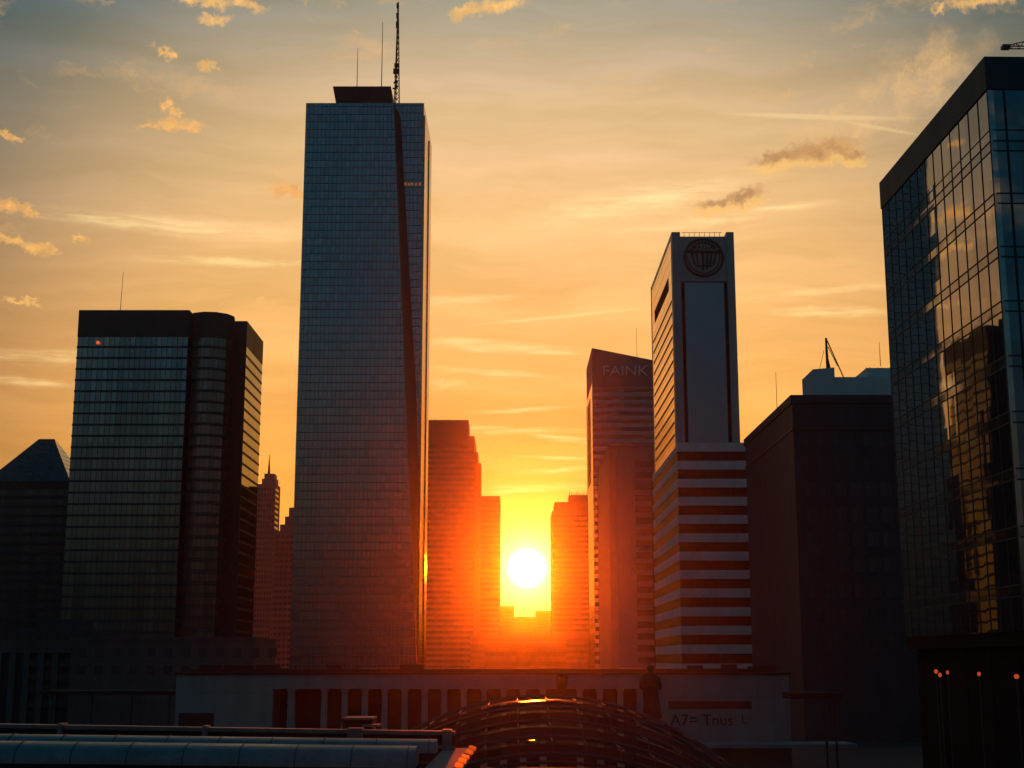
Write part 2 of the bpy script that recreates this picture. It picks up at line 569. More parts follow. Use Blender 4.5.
# ------------------------------------------------------------------ tall tower
def tall_tower():
    D = 440.0
    xl = X(307, 103, D)
    xr = X(424, 103, D + 12)
    ztop = Z(103, D + 12)
    yaw = R(0.5)
    side_dx = 0.3
    dep = 51.0
    t = thing('glass_skyscraper', 'tallest tower, slab of blue glass with slanted cleft and roof masts left of sun', 'skyscraper', (0.5 * (xl + xr), D + 15, 0))
    rec = 12.0
    # rear block, its right-hand front stands back behind the leaning front slab
    fpb = [(xl, D + rec), (xr, D + rec), (xr + side_dx, D + rec + dep - 9), (xl, D + rec + dep - 9)]
    zfr = Z(103, D)
    back = MB()
    back.face([(*fpb[0], 0), (*fpb[1], 0), (*fpb[1], ztop), (*fpb[0], ztop)],
              [(0, 0), (xr - xl, 0), (xr - xl, ztop), (0, ztop)])
    rw = MB()
    rw.face([(*fpb[2], 0), (*fpb[3], 0), (*fpb[3], ztop), (*fpb[2], ztop)],
            [(0, 0), (xr - xl, 0), (xr - xl, ztop), (0, ztop)])
    rw.build('rear_wall', M['dark_matte'], t)  # unseen rear face set dark so it throws back no sun
    ew = MB()
    ew.face([(*fpb[3], 0), (*fpb[0], 0), (*fpb[0], ztop), (*fpb[3], ztop)],
            [(0, 0), (35, 0), (35, ztop), (0, ztop)])
    ew.face([(xl - .3, D + rec + .2, 0), (xl - .3, D + .3, 0), (xl - .3, D + .3, zfr), (xl - .3, D + rec + .2, zfr)],
            [(0, 0), (rec, 0), (rec, zfr), (0, zfr)])
    ew.build('end_wall', M['dark_clad'], t)
    back.face([(*p, ztop) for p in fpb])
    back.build('rear_slab', M['tower_glass'], t)
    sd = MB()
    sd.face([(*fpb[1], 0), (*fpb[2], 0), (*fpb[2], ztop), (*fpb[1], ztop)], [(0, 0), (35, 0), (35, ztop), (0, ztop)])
    sd.build('side_wall', M['sunset_glass'], t)
    # polished orange tubes added on the side wall for the sun's glint streaks
    rb = MB()
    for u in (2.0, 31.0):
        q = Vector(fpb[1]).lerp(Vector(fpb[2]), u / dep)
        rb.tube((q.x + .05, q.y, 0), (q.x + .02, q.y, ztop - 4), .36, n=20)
    rb.build('glint_tube', M['polished'], t, smooth=True)
    # front slab: right edge leans outward towards the ground
    z_b, z_t = 0.0, zfr
    fa = lambda py: X(*{0: (393.5, 103), 1: (415.5, 640)}[py], D)
    ea, eb = fa(0), fa(1)
    za_, zb_ = Z(103, D), Z(640, D)
    lean = lambda z: ea + (eb - ea) * (za_ - z) / (za_ - zb_)
    # back of the reveal, where the cleft meets the rear slab
    ra, rb_ = X(400, 103, D + rec), X(420.5, 470, D + rec)
    zra, zrb = Z(103, D + rec), Z(470, D + rec)
    lean2 = lambda z: min(ra + (rb_ - ra) * (zra - z) / (zra - zrb), xr - 0.15)
    fr = MB()
    cl = MB()
    zs = [0.0] + [Z(p, D) for p in (640, 560, 470, 380, 290, 200, 103)]
    zs[-1] = z_t
    for a, b in zip(zs, zs[1:]):
        fr.face([(xl - .3, D, a), (lean(a), D, a), (lean(b), D, b), (xl - .3, D, b)],
                [(0, a), (lean(a) - xl, a), (lean(b) - xl, b), (0, b)])
        fr.face([(xl - .3, D + .3, a), (xl - .3, D, a), (xl - .3, D, b), (xl - .3, D + .3, b)],
                [(0, a), (.3, a), (.3, b), (0, b)])
        cl.face([(lean(a), D, a), (lean2(a), D + rec, a), (lean2(b), D + rec, b), (lean(b), D, b)],
                [(0, a), (16, a), (16, b), (0, b)])
    fr.face([(xl - .3, D, z_t), (lean(z_t), D, z_t), (lean2(z_t), D + rec, z_t), (xl - .3, D + rec + .2, z_t)])
    fr.build('front_slab', M['tower_glass'], t)
    cl.build('cleft_wall', M['brown_clad'], t)
    # louvred penthouse, flaring a little
    pt = Z(87, D + 3)
    p0 = rect(X(337, 103, D + 3), X(392.5, 103, D + 3), D + 3, 24)
    p1 = rect(X(333.5, 87, D + 3) , X(391, 87, D + 3), D + 2.4, 25)
    ph = MB()
    ph.loft(p0, z_t - .5, p1, pt)
    pho = ph.build('penthouse', M['dark_clad'], t)
    lv = MB()
    n = 26
    for k in range(n + 1):
        f = k / n
        xa = p0[0][0] + (p0[1][0] - p0[0][0]) * f
        xb = p1[0][0] + (p1[1][0] - p1[0][0]) * f
        lv.tube((xa, D + 2.9, z_t), (xb, D + 2.3, pt - .2), 0.16, n=4)
    lv.build('louvre', M['steel'], pho)
    # masts
    for px, top, r in ((357, 48, .11), (381.5, 22, .12)):
        x = X(px, 87, D + 10)
        MB().tube((x, D + 10, pt - 1), (x, D + 10, Z(top, D + 10)), r * 1.6, r * .7).build('antenna', M['steel'], t)
    mx, my = X(396.5, 103, D + 26), D + 26
    mt = Z(2, my)
    m = MB()
    hgt = mt - ztop
    def leg(k, f):
        w = 0.95 * (1 - f) + 0.24
        a = 2 * math.pi * k / 3 + .4
        return Vector((mx + w * math.cos(a), my + w * math.sin(a), ztop + hgt * .86 * f))
    N = 18
    for i in range(N):
        for k in range(3):
            m.tube(leg(k, i / N), leg(k, (i + 1) / N), .24, n=4)
            m.tube(leg(k, i / N), leg((k + 1) % 3, (i + 1) / N), .14, n=4)
    m.tube((mx, my, ztop + hgt * .84), (mx, my, mt), .42, .26)
    mast = m.build('lattice_mast', M['steel'], t)
    d = MB()
    for f, w, h in ((.40, 1.2, 1.3), (.45, .9, 1.0), (.27, .55, .8), (.31, .5, .7), (.80, .6, 1.5), (.88, .55, 1.2), (.965, .5, 1.2)):
        zc = ztop + hgt * f
        d.box(mx - w * 1.1, mx + w * .6, my - .6, my + .4, zc - h * .7, zc + h * .7)
    for k in range(3):
        d.tube((mx - 1.3 + k * .3, my - .5, ztop + hgt * (.25 + .05 * k)), (mx - .3, my, ztop + hgt * (.25 + .05 * k)), .35, n=8)
    d.build('dish', M['dark_clad'], mast)
    # lit row high on the recessed wing
    zz = Z(184, D + rec)
    lit = emit('warm_window', (1.0, .30, .10), .22)
    for k, px in enumerate((402, 405.5, 409, 412, 416, 420)):
        x = X(px, 184, D + rec)
        MB().box(x - .35, x + .35, D + rec - .12, D + rec - .02, zz - .5, zz + (.5 if k % 2 else .3)).build('lit_window', lit, t)



tall_tower()


# ------------------------------------------------------------------ left glass office block
def left_block():
    D = 440.0
    xl, xm = X(79, 310, D), X(189.5, 310, D)
    zt = Z(310, D)
    t = thing('glass_office_block', 'broad office block of dark banded glass with round corner stair tower, left', 'office building', (X(170, 400, D), D + 20, 0))
    fp = rect(xl, xm, D, 34)
    banded(t, fp, 0, zt, 3.62, 2.95, M['dark_clad'], M['block_glass'], top=zt - Z(337, D), setback=0.12)
    MB().box(xl - .1, xm + .1, D + 34.02, D + 34.4, 0, zt - .3).build('rear_wall', M['dark_clad'], t)  # unseen dark sheet added to keep a sunlit rear out of the tower's mirror
    # polygonal stair tower
    c = Vector((X(209.5, 330, D + 6), D + 9))
    rad = (X(232, 330, D + 6) - X(189, 330, D + 6)) / 2 * 1.06
    oc = [(c.x + rad * math.cos(R(22.5 + 30 * k)), c.y + rad * math.sin(R(22.5 + 30 * k))) for k in range(12)]
    zo = Z(313.5, D + 4)
    st = MB().prism(oc, 0, zo - 8.5).build('stair_tower', M['stair_glass'], t)
    MB().prism(offset(oc, .15), zo - 8.5, zo).build('crown', M['dark_clad'], st)
    rg = MB()
    z = zo - 12
    while z > 4:
        rg.prism(offset(oc, .12), z, z + .5)
        z -= 3.62
    rg.build('floor_ring', M['dark_clad'], st)
    # rear wing with the sunlit side
    D2 = 455.0
    xa, xb = X(228, 340, D2), X(246.5, 340, D2)
    z2 = Z(321, D2)
    f2 = rect(xa - 6, xb, D2, 31)
    w = MB()
    w.prism(offset(f2, -.6), 0, z2 - .3)
    z = z2 - 8.4
    w.prism(f2, z, z2)
    last = z
    bands = []
    while z - 2.8 > 2:
        bands.append((z - 2.8, z))
        z -= 3.62
    w.build('wing_wall', M['brown_clad'], t)
    for a, b in bands:
        g = MB()
        g.prism(offset(f2, -.1), a, b)
        g.build('window_band', M['sunset_glass2'], t)
    sp = MB()
    for a, b in bands:
        sp.prism(f2, a - .82, a)
    sp.build('spandrel', M['dark_clad'], t)
    pier = MB()
    pier.box(xa - 6.1, xb + .1, D2 - .35, D2 - .02, 0, z2 - .2)
    pier.build('blank_wall', M['dark_clad'], t)
    x = X(120, 310, D + 15)
    MB().tube((x, D + 15, zt - 1), (x + .4, D + 15, Z(272, D + 15)), .14, .07).build('antenna', M['steel'], t)
    x, z = X(98.5, 343, D), Z(343, D)
    MB().lathe([(0.0, z - .6), (.45, z - .4), (.6, z), (.45, z + .4), (0, z + .6)], x, D - .6, 10).build('warning_light', M['beacon'], t)
    rr = MB()
    for k in range(5):
        rr.box(xl + 5 + 6 * k, xl + 8 + 6 * k, D + 12, D + 20, zt - .1, zt + .35)
    rr.build('roof_hatch', M['dark_clad'], t)


M['sunset_glass2'] = glass('side_glass_wing', (0.06, 0.025, 0.010), 2.6, 40, 0.14, 0, 0.04, 0.006, 0.06, (0.05, .03, .02), 0.25)
M['sunset_glass2'].node_tree.nodes['Principled BSDF'].inputs['Specular IOR Level'].default_value = .3
left_block()


# ------------------------------------------------------------------ pyramid-roofed tower, far left
def pyramid_tower():
    D = 540.0
    zb, zt = Z(482, D), Z(439, D + 12)
    b = rect(X(-14, 482, D), X(69.5, 482, D), D, 34)
    top = [(X(39, 439, D + 12), D + 12), (X(54.5, 439, D + 12), D + 12), (X(55.5, 439, D + 16), D + 18), (X(39, 439, D + 18), D + 18)]
    t = thing('pyramid_roof_tower', 'dark tower with cut-off pyramid roof at left edge', 'office building', base_of(b))
    banded(t, b, 0, zb, 3.6, 2.2, M['dark_clad'], M['dark_glass'], top=3, setback=.15)
    rf = MB()
    rf.loft(offset(b, .4), zb, top, zt)
    rf.build('roof', M['roof_glass'], t)


M['roof_glass'] = glass('roof_glass', (0.07, 0.11, 0.12), 2.2, 2.0, .25, .3, .15, .004, .7, (0.03, 0.03, 0.035), .2)
pyramid_tower()


# ------------------------------------------------------------------ distant buildings
def far_block(name, label, D, l, r, top, dep, pitch, gh, wall, glassm, cat='office building', crown=None, py=None, group=None, topband=2.5):
    py = py or top
    fp = rect(X(l, py, D), X(r, py, D), D, dep)
    zt = Z(top, D)
    t = thing(name, label, cat, base_of(fp), group)
    banded(t, fp, 0, zt, pitch, gh, wall, glassm, top=topband, setback=.2)
    return t, fp, zt


# slender spire tower
def spire_tower():
    D = 900.0
    t, fp, zt = far_block('spire_tower', 'slender stepped tower topped by a thin spire, between left block and tallest tower', D, 257.5, 276, 484, 16, 3.5, 1.7, M['grey_stone'], M['dark_glass'], 'skyscraper')
    piers = MB()
    for k in range(7):
        u = 0.5 + k * (fp[1][0] - fp[0][0] - 1.0) / 6
        piers.wallbox(fp[0], fp[1], u - .35, u + .35, 0, zt - 1, .3)
    piers.build('pier', M['grey_stone'], t)
    for (l, r, a, b) in ((261, 275, 484, 478), (263.5, 273.5, 478, 473)):
        MB().prism(rect(X(l, a, D), X(r, a, D), D + 3, 10), Z(a, D) - .2, Z(b, D)).build('setback_tier', M['grey_stone'], t)
    x = X(269, 470, D + 7)
    MB().tube((x, D + 7, Z(473, D) - .2), (x, D + 7, Z(453, D)), .9, .12, 8).build('spire', M['steel'], t)


spire_tower()


def step_tower():
    D = 820.0
    t, fp, zt = far_block('stepped_tower', 'stone tower with stepped top squeezed behind left edge of tallest tower', D, 274, 300, 531, 26, 3.5, 1.7, M['grey_stone'], M['dark_glass'])
    for (l, a, b) in ((279, 531, 524), (284, 524, 516), (288, 516, 507)):
        MB().prism(rect(X(l, a, D), X(312, a, D), D + 3, 18), Z(a, D) - .3, Z(b, D)).build('setback_tier', M['grey_stone'], t)
    piers = MB()
    for k in range(6):
        piers.wallbox(fp[0], fp[1], 1 + k * 2.6, 1.6 + k * 2.6, 0, zt - 1, .35)
    piers.build('pier', M['grey_stone'], t)


step_tower()


def middle_slab():
    D = 1200.0
    t, fp, zt = far_block('banded_office_block', 'brown banded office slab with roof box, immediately right of tallest tower', D, 418, 474.5, 436, 60, 4.8, 2.45, M['hazy_stone'], M['dark_glass'], topband=8)
    p = rect(X(424, 420, D + 4), X(468.5, 420, D + 4), D + 4, 40)
    MB().prism(p, zt - .2, Z(420, D + 4)).build('roof_box', M['hazy_stone'], t)
    f2 = rect(X(474.6, 452, D + 6), X(478, 452, D + 6), D + 6, 30)
    MB().prism(f2, 0, Z(452, D + 6)).build('side_wing', M['hazy_stone'], t)
    f3 = rect(X(478.1, 463, D + 10), X(481, 463, D + 10), D + 10, 22)
    MB().prism(f3, 0, Z(463, D + 10)).build('side_wing', M['hazy_stone'], t)
    rl = MB()
    for k in range(6):
        x = p[0][0] + 2 + k * 4
        rl.tube((x, D + 6, Z(420, D + 4)), (x, D + 6, Z(420, D + 4) + 1.0 + (k % 3) * .5), .12)
    rl.build('roof_pipe', M['steel'], t)


middle_slab()
far_block('slim_office_tower', 'slim plain tower just left of the sun', 950.0, 480.6, 500, 496, 30, 3.5, 1.6, M['hazy_stone'], M['dark_glass'])


def right_far():
    D = 930.0
    t, fp, zt = far_block('spiky_crown_tower', 'hazy orange office tower with spiked roof crown, just right of the sun', D, 552, 604, 511, 34, 3.4, 1.6, M['hazy_stone'], M['dark_glass'])
    MB().prism(rect(X(554.5, 502, D + 3), X(604, 502, D + 3), D + 3, 26), zt - .2, Z(502, D + 3)).build('setback_tier', M['hazy_stone'], t)
    z = Z(502, D + 5)
    MB().prism(rect(X(569, 495, D + 5), X(590, 495, D + 5), D + 5, 16), z - .2, Z(495, D + 5)).build('crown', M['hazy_stone'], t)
    sp = MB()
    for k in range(9):
        x = X(569.5 + k * 2.4, 495, D + 5.5)
        sp.tube((x, D + 5.5, Z(495.5, D + 5)), (x, D + 5.5, Z(491.2 + (k % 3) * .8, D + 5)), .45, .2, 4)
    sp.build('spike', M['steel'], t)


right_far()
M['far_stone'] = solid('far_stone', (0.10, 0.09, 0.08), .8)
M['far_pane'] = solid('far_pane', (0.05, 0.045, 0.04), .4)
fpn = rect(-186, -129, 640, 11)  # hidden block added to fill the bright sky gap in the reflection
tn = thing('hidden_mirror_block', 'unseen dark slab added behind the left glass block to darken the right glass tower mirror', 'office building', base_of(fpn))
banded(tn, fpn, 0, 112, 3.7, 2.0, M['dark_clad'], M['dark_glass'], top=3)
fpn = rect(-92, -46, 590, 40)  # hidden block added to darken the lower part of the wing's reflection
tn = thing('hidden_mirror_block', 'unseen dark slab added behind the tallest tower to darken the left glass block mirror', 'office building', base_of(fpn))
banded(tn, fpn, 0, 84, 3.7, 2.0, M['dark_clad'], M['dark_glass'], top=3)
# low roofs closing the street under the sun; nearer ones added to shade haze
for i, (l, r, top, D, lab) in enumerate((
        (470, 514, 606, 1500, 'low far block closing the street at left below the sun'),
        (510, 540, 617, 1620, 'lowest far block at the street end straight below the sun'),
        (470, 590, 634, 860, 'long low block added across the street to shade the haze under the sun'),
        (484, 566, 645, 540, 'nearest and lowest dim block, added to shade street haze, just above white station roof'),
        (536, 580, 611, 1540, 'low far block at the street end at right below the sun'))):
    far_block('far_street_block', lab, D, l, r, top, 40, 3.6, 1.7, M['far_stone'], M['far_pane'], 'building', group='low blocks closing the street below the sun')


# ------------------------------------------------------------------ sloped-roof tower with lettering
def text_mesh(body, size, extrude, name, mat, parent, loc, rot=(R(90), 0, 0), sx=1.0, shear=0.0):
    cu = bpy.data.curves.new(name, 'FONT')
    cu.body = body
    cu.size = size
    cu.extrude = extrude
    cu.align_x = 'CENTER'
    cu.align_y = 'CENTER'
    cu.shear = shear
    tmp = bpy.data.objects.new('tmp', cu)
    COL.objects.link(tmp)
    bpy.context.view_layer.update()
    me = bpy.data.meshes.new_from_object(tmp.evaluated_get(bpy.context.evaluated_depsgraph_get()))
    COL.objects.unlink(tmp)
    bpy.data.objects.remove(tmp)
    me.materials.clear()
    me.materials.append(mat)
    o = bpy.data.objects.new(name, me)
    COL.objects.link(o)
    o.parent = parent
    o.location = Vector(loc) - parent_loc(parent)
    o.rotation_euler = rot
    o.scale = (sx, 1, 1)
    return o


M['letter_white'] = solid('letter_white', (0.85, 0.85, 0.84), .5, var=.05)
M['stripe_band'] = solid('stripe_band', (0.70, 0.74, 0.74), .85, var=.14, spec=.12)
M['sunset_metal'] = glass('sunset_metal', (0.56, 0.235, 0.09), 3.0, 2.55, .05, .12, .16, .006, .95, (.1, .07, .05), .12)  # sunset orange put into the metal's colour


def sign_tower():
    D = 600.0
    xl, xr = X(592, 349, D), X(672, 349, D)
    fp = rect(xl, xr, D, 46)
    zl, zr = Z(348, D), Z(364, D)
    zflat = Z(387, D)
    t = thing('sloped_roof_tower', 'grey banded tower with slanting top edge and pale roof lettering', 'skyscraper', base_of(fp))
    banded(t, fp, 0, zflat, 3.42, 1.75, M['pale_concrete'], M['dark_glass'], top=.6, setback=.3)
    MB().loft(offset(fp, .05), zflat - .1, offset(fp, .05), [zl, zr, zr, zl]).build('roof_screen', M['grey_stone'], t)
    text_mesh('FAINK', 6.4, .5, 'lettering', M['letter_white'], t, (X(625, 371.5, D - .5), D - .45, Z(371.5, D)), sx=1.12)
    # inset panel on the left side, which has sunset orange in its cladding
    MB().wallbox(fp[3], fp[0], 6, 30, zflat - 40, zflat - 2, .12).build('side_panel', M['brown_clad'], t)
    MB().wallbox(fp[3], fp[0], 1, 45, 2, zflat + 2, .08).build('side_cladding', M['sunset_metal'], t)
    x = X(637, 357, D + 20)
    MB().tube((x, D + 20, zr), (x, D + 20, Z(328, D + 20)), .13, .06).build('antenna', M['steel'], t)


sign_tower()


def grey_slab():
    D = 420.0
    xl, xr = X(616, 446, D), X(672, 446, D)
    zt = Z(445, D)
    fp = [(xl, D), (xr, D), (xr, D + 62), (X(608.5, 446, D + 6), D + 62), (X(608.5, 446, D + 6), D + 6)]
    t = thing('grey_slab_block', 'plain grey slab with short dark window slots, behind striped tower base', 'office building', base_of(fp))
    MB().prism(fp, 0, zt).build('wall', M['grey_stone'], t)
    MB().wallbox(fp[2], fp[3], -.2, (Vector(fp[3]) - Vector(fp[2])).length + .2, .05, zt - .7, .3, -.01).build('rear_wall', M['dark_matte'], t)  # unseen dark sheet added so the rear bounces little sun
    z = Z(461, D)
    u0 = X(634.5, 461, D) - xl
    u1 = X(657, 461, D) - xl
    k = 0
    while z - 1.8 > 4:
        MB().wallbox(fp[0], fp[1], u0, u1 + 4, z - 1.9, z, .06).build('window_band', M['dark_glass'], t)
        z -= 3.42
        k += 1
    MB().prism(offset(fp, .2), zt - .6, zt + .25).build('coping', M['grey_stone'], t)


grey_slab()


# ------------------------------------------------------------------ emblem tower on its striped base
def emblem_tower():
    D = 280.0
    xl, xr = X(671.6, 232, D), X(733.6, 232, D)
    zt = Z(232.0, D)
    zb = Z(443, D)
    dep = 44.0
    t = thing('emblem_tower', 'pale tower with round emblem at the top above a white and dark striped base', 'skyscraper', (0.5 * (xl + xr), D + 20, 0))
    w = xr - xl
    pw = w * .135
    # shaft: two pilasters and the recessed panel between them
    sh = MB()
    sh.box(xl + .02, xr - .02, D + .9, D + dep, zb - 1, zt - 1.3)
    sh.build('shaft', M['pale_panel'], t)
    for a, b in ((xl, xl + pw), (xr - pw * .9, xr)):
        MB().box(a, b, D, D + dep + .1, zb - .8, zt).build('pilaster', M['pale_panel'], t)
    MB().box(xl + pw + .05, xr - pw * .9 - .05, D + .25, D + .88, Z(281, D), zt - .9).build('emblem_panel', M['pale_panel'], t)
    MB().box(xl + pw + .75, xr - pw * .9 - .75, D + .35, D + .88, zb - .5, Z(282.2, D)).build('panel', M['blue_panel'], t)
    gr = MB()
    for x in (xl + pw + .38, xr - pw * .9 - .38):
        gr.box(x - .33, x + .33, D + .6, D + .86, zb - .5, Z(282, D))
    gr.build('groove', M['dark_matte'], t)
    # emblem
    ex, ez, er = X(703.8, 257, D), Z(257.3, D), 19.2 / F * D * 1.03
    em = MB()
    ny = D + .18
    def bar(p, q, r):
        em.tube((ex + p[0] * er, ny, ez + p[1] * er), (ex + q[0] * er, ny, ez + q[1] * er), r * er, n=5)
    N = 40
    for k in range(N):
        a, b = 2 * math.pi * k / N, 2 * math.pi * (k + 1) / N
        bar((math.cos(a), math.sin(a)), (math.cos(b), math.sin(b)), .075)
        if math.sin(a) < .3:
            bar((.84 * math.cos(a), .84 * math.sin(a)), (.84 * math.cos(b), .84 * math.sin(b)), .035)
    bar((-.9, .32), (.9, .32), .075)
    for x in (-.62, -.38, -.05, .2, .42, .66):
        bar((x, .3), (x * .78, -.72 + abs(x) * .5), .06)
    for k in range(9):
        a = R(35 + k * 13.5)
        bar((.70 * math.cos(a), .78 * math.sin(a)), (.82 * math.cos(a + .14), .86 * math.sin(a + .14)), .06)
    for k in range(6):
        x = -.5 + k * .2
        bar((x, .48), (x + .12, .60), .045)
    bar((-.45, -.45), (.45, -.45), .05)
    em.build('emblem', M['dark_clad'], t)
    MB().box(xl - .05, xr + .05, D + dep + .15, D + dep + .4, zb + .3, zt).build('rear_wall', M['dark_matte'], t)  # unseen dark sheet added against sun bounce from the rear
    # roof rail
    rl = MB()
    z = zt - 1.3
    for k in range(8):
        x = xl + pw + 1 + k * (w - 2 * pw - 2) / 7
        rl.tube((x, D + 1.2, z), (x, D + 1.2, zt + .3), .06, n=4)
    rl.tube((xl + pw + .5, D + 1.2, zt + .25), (xr - pw - .5, D + 1.2, zt + .25), .05, n=4)
    rl.build('roof_rail', M['steel'], t)
    # left side with sunset orange in its colour: louvres, dark sign near the top
    p, q = (xl, D + dep + .1), (xl, D)
    MB().wallbox(p, q, 2.2, dep - 1.4, zb - .6, zt - 1.5, .06).build('side_cladding', M['sunset_metal'], t)
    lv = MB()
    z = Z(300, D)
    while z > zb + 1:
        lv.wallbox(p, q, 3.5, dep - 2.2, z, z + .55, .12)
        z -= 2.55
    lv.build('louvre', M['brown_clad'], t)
    MB().wallbox(p, q, 8, dep - 7, Z(279, D) - .6, Z(279, D) + 2.2, .10).build('side_sign', M['dark_matte'], t)
    # striped base
    fb = [(X(677, 443, D) - .15, D - .6), (X(746, 443, D), D - .6), (X(746, 443, D), D + 50), (X(677, 443, D) - .15, D + 50)]
    pitch = 58.2 / 3.2 / F * D
    banded(t, fb, 0, zb, pitch, pitch * .52, M['stripe_band'], M['stripe_glass'], top=pitch * .5, setback=.1)
    return fb


M['blue_panel'] = solid('blue_panel', (0.15, 0.33, 0.40), 0.28, metal=.75, var=0.0, rv=0.0)
emblem_tower()


# ------------------------------------------------------------------ dark block on the right
def dark_block():
    D = 216.0
    xl, xr = X(792, 397, D), X(925, 397, D)
    fp = rect(xl, xr, D, 45)
    zt = Z(397, D)
    t = thing('dark_office_block', 'almost black flat-roofed block beside the glass tower on the right', 'office building', base_of(fp))
    MB().prism(fp, 0, zt).build('wall', M['dark_clad'], t)
    MB().prism(offset(fp, .25), zt - 1.0, zt + .3).build('parapet', M['dark_clad'], t)
    MB().prism(offset(fp, .18), zt - 5.2, zt - 4.9).build('cornice', M['steel'], t)
    # punched windows on the front, 9 x 11
    for r_ in range(9):
        z = zt - 5.6 - r_ * 3.9
        for c in range(8):
            u = 1.4 + c * 2.35
            MB().wallbox(fp[0], fp[1], u, u + 1.75, z - 2.2, z, -.02 + .06).build('window', M['punched_glass'], t)
    # white plant rooms with the derrick on the roof
    D2 = 232.0
    a = lambda px, py: X(px, py, D2)
    pl = MB()
    pl.box(a(827, 380), a(905, 380), D2, D2 + 20, zt - .1, Z(377, D2))
    pr = pl.build('plant_room', M['white_band'], t)
    MB().box(a(815, 388) , a(905, 388), D2 - 2, D2 - .03, zt + .6, zt + 1.1).build('roof_rail', M['dark_clad'], pr)
    p = MB()
    p.loft(rect(a(812, 380), a(833.5, 380), D2 - 1, 9), zt - .1, rect(a(812, 380), a(833.5, 380), D2 - 1, 9), [Z(370.5, D2), Z(368.6, D2), Z(368.6, D2), Z(370.5, D2)])
    p.build('plant_room', M['white_band'], t)
    MB().box(a(869.5, 370), a(905, 370), D2 + 2, D2 + 14, Z(377, D2) - .1, Z(365.5, D2)).build('plant_room', M['white_band'], t)
    dk = MB()
    top = (a(830, 338), D2 + 3, Z(338, D2 + 3))
    dk.tube((a(832, 372), D2 + 3, Z(372, D2)), top, .28, .18)
    dk.tube((a(837, 376), D2 + 3, Z(377, D2)), (a(831, 352), D2 + 3, Z(352, D2)), .12)
    dk.tube(top, (a(851, 377), D2 + 4, Z(377, D2)), .10)
    dk.tube((a(832, 343), D2 + 3, Z(343, D2)), (a(843, 361), D2 + 4, Z(361, D2)), .07)
    dk.tube((a(828, 346), D2 + 3, Z(346, D2)), (a(822, 366), D2 + 3, Z(370, D2)), .04)
    dk.build('derrick', M['steel'], t)
    cl = MB()
    rng = random.Random(3)
    for k in range(16):
        x = a(838 + k * 3.2, 377)
        h = rng.uniform(.15, .75)
        cl.tube((x, D2 + 4, Z(377, D2) - .1), (x, D2 + 4, Z(377, D2) + h), .1, n=5)
    for k in range(7):
        x = a(872 + k * 4, 366)
        cl.tube((x, D2 + 4, Z(365.5, D2) - .1), (x, D2 + 4, Z(365.5, D2) + rng.uniform(.2, .6)), .08, n=5)
    cl.build('roof_pipe', M['steel'], t)
    for px, t0 in ((880.5, 342), (775.5, 372)):
        dd = D2 + 5 if px > 800 else D + 25
        x = X(px, 366, dd)
        MB().tube((x, dd, Z(366, dd) if px > 800 else zt - .2), (x, dd, Z(t0, dd)), .07, .03).build('antenna', M['steel'], t)


dark_block()


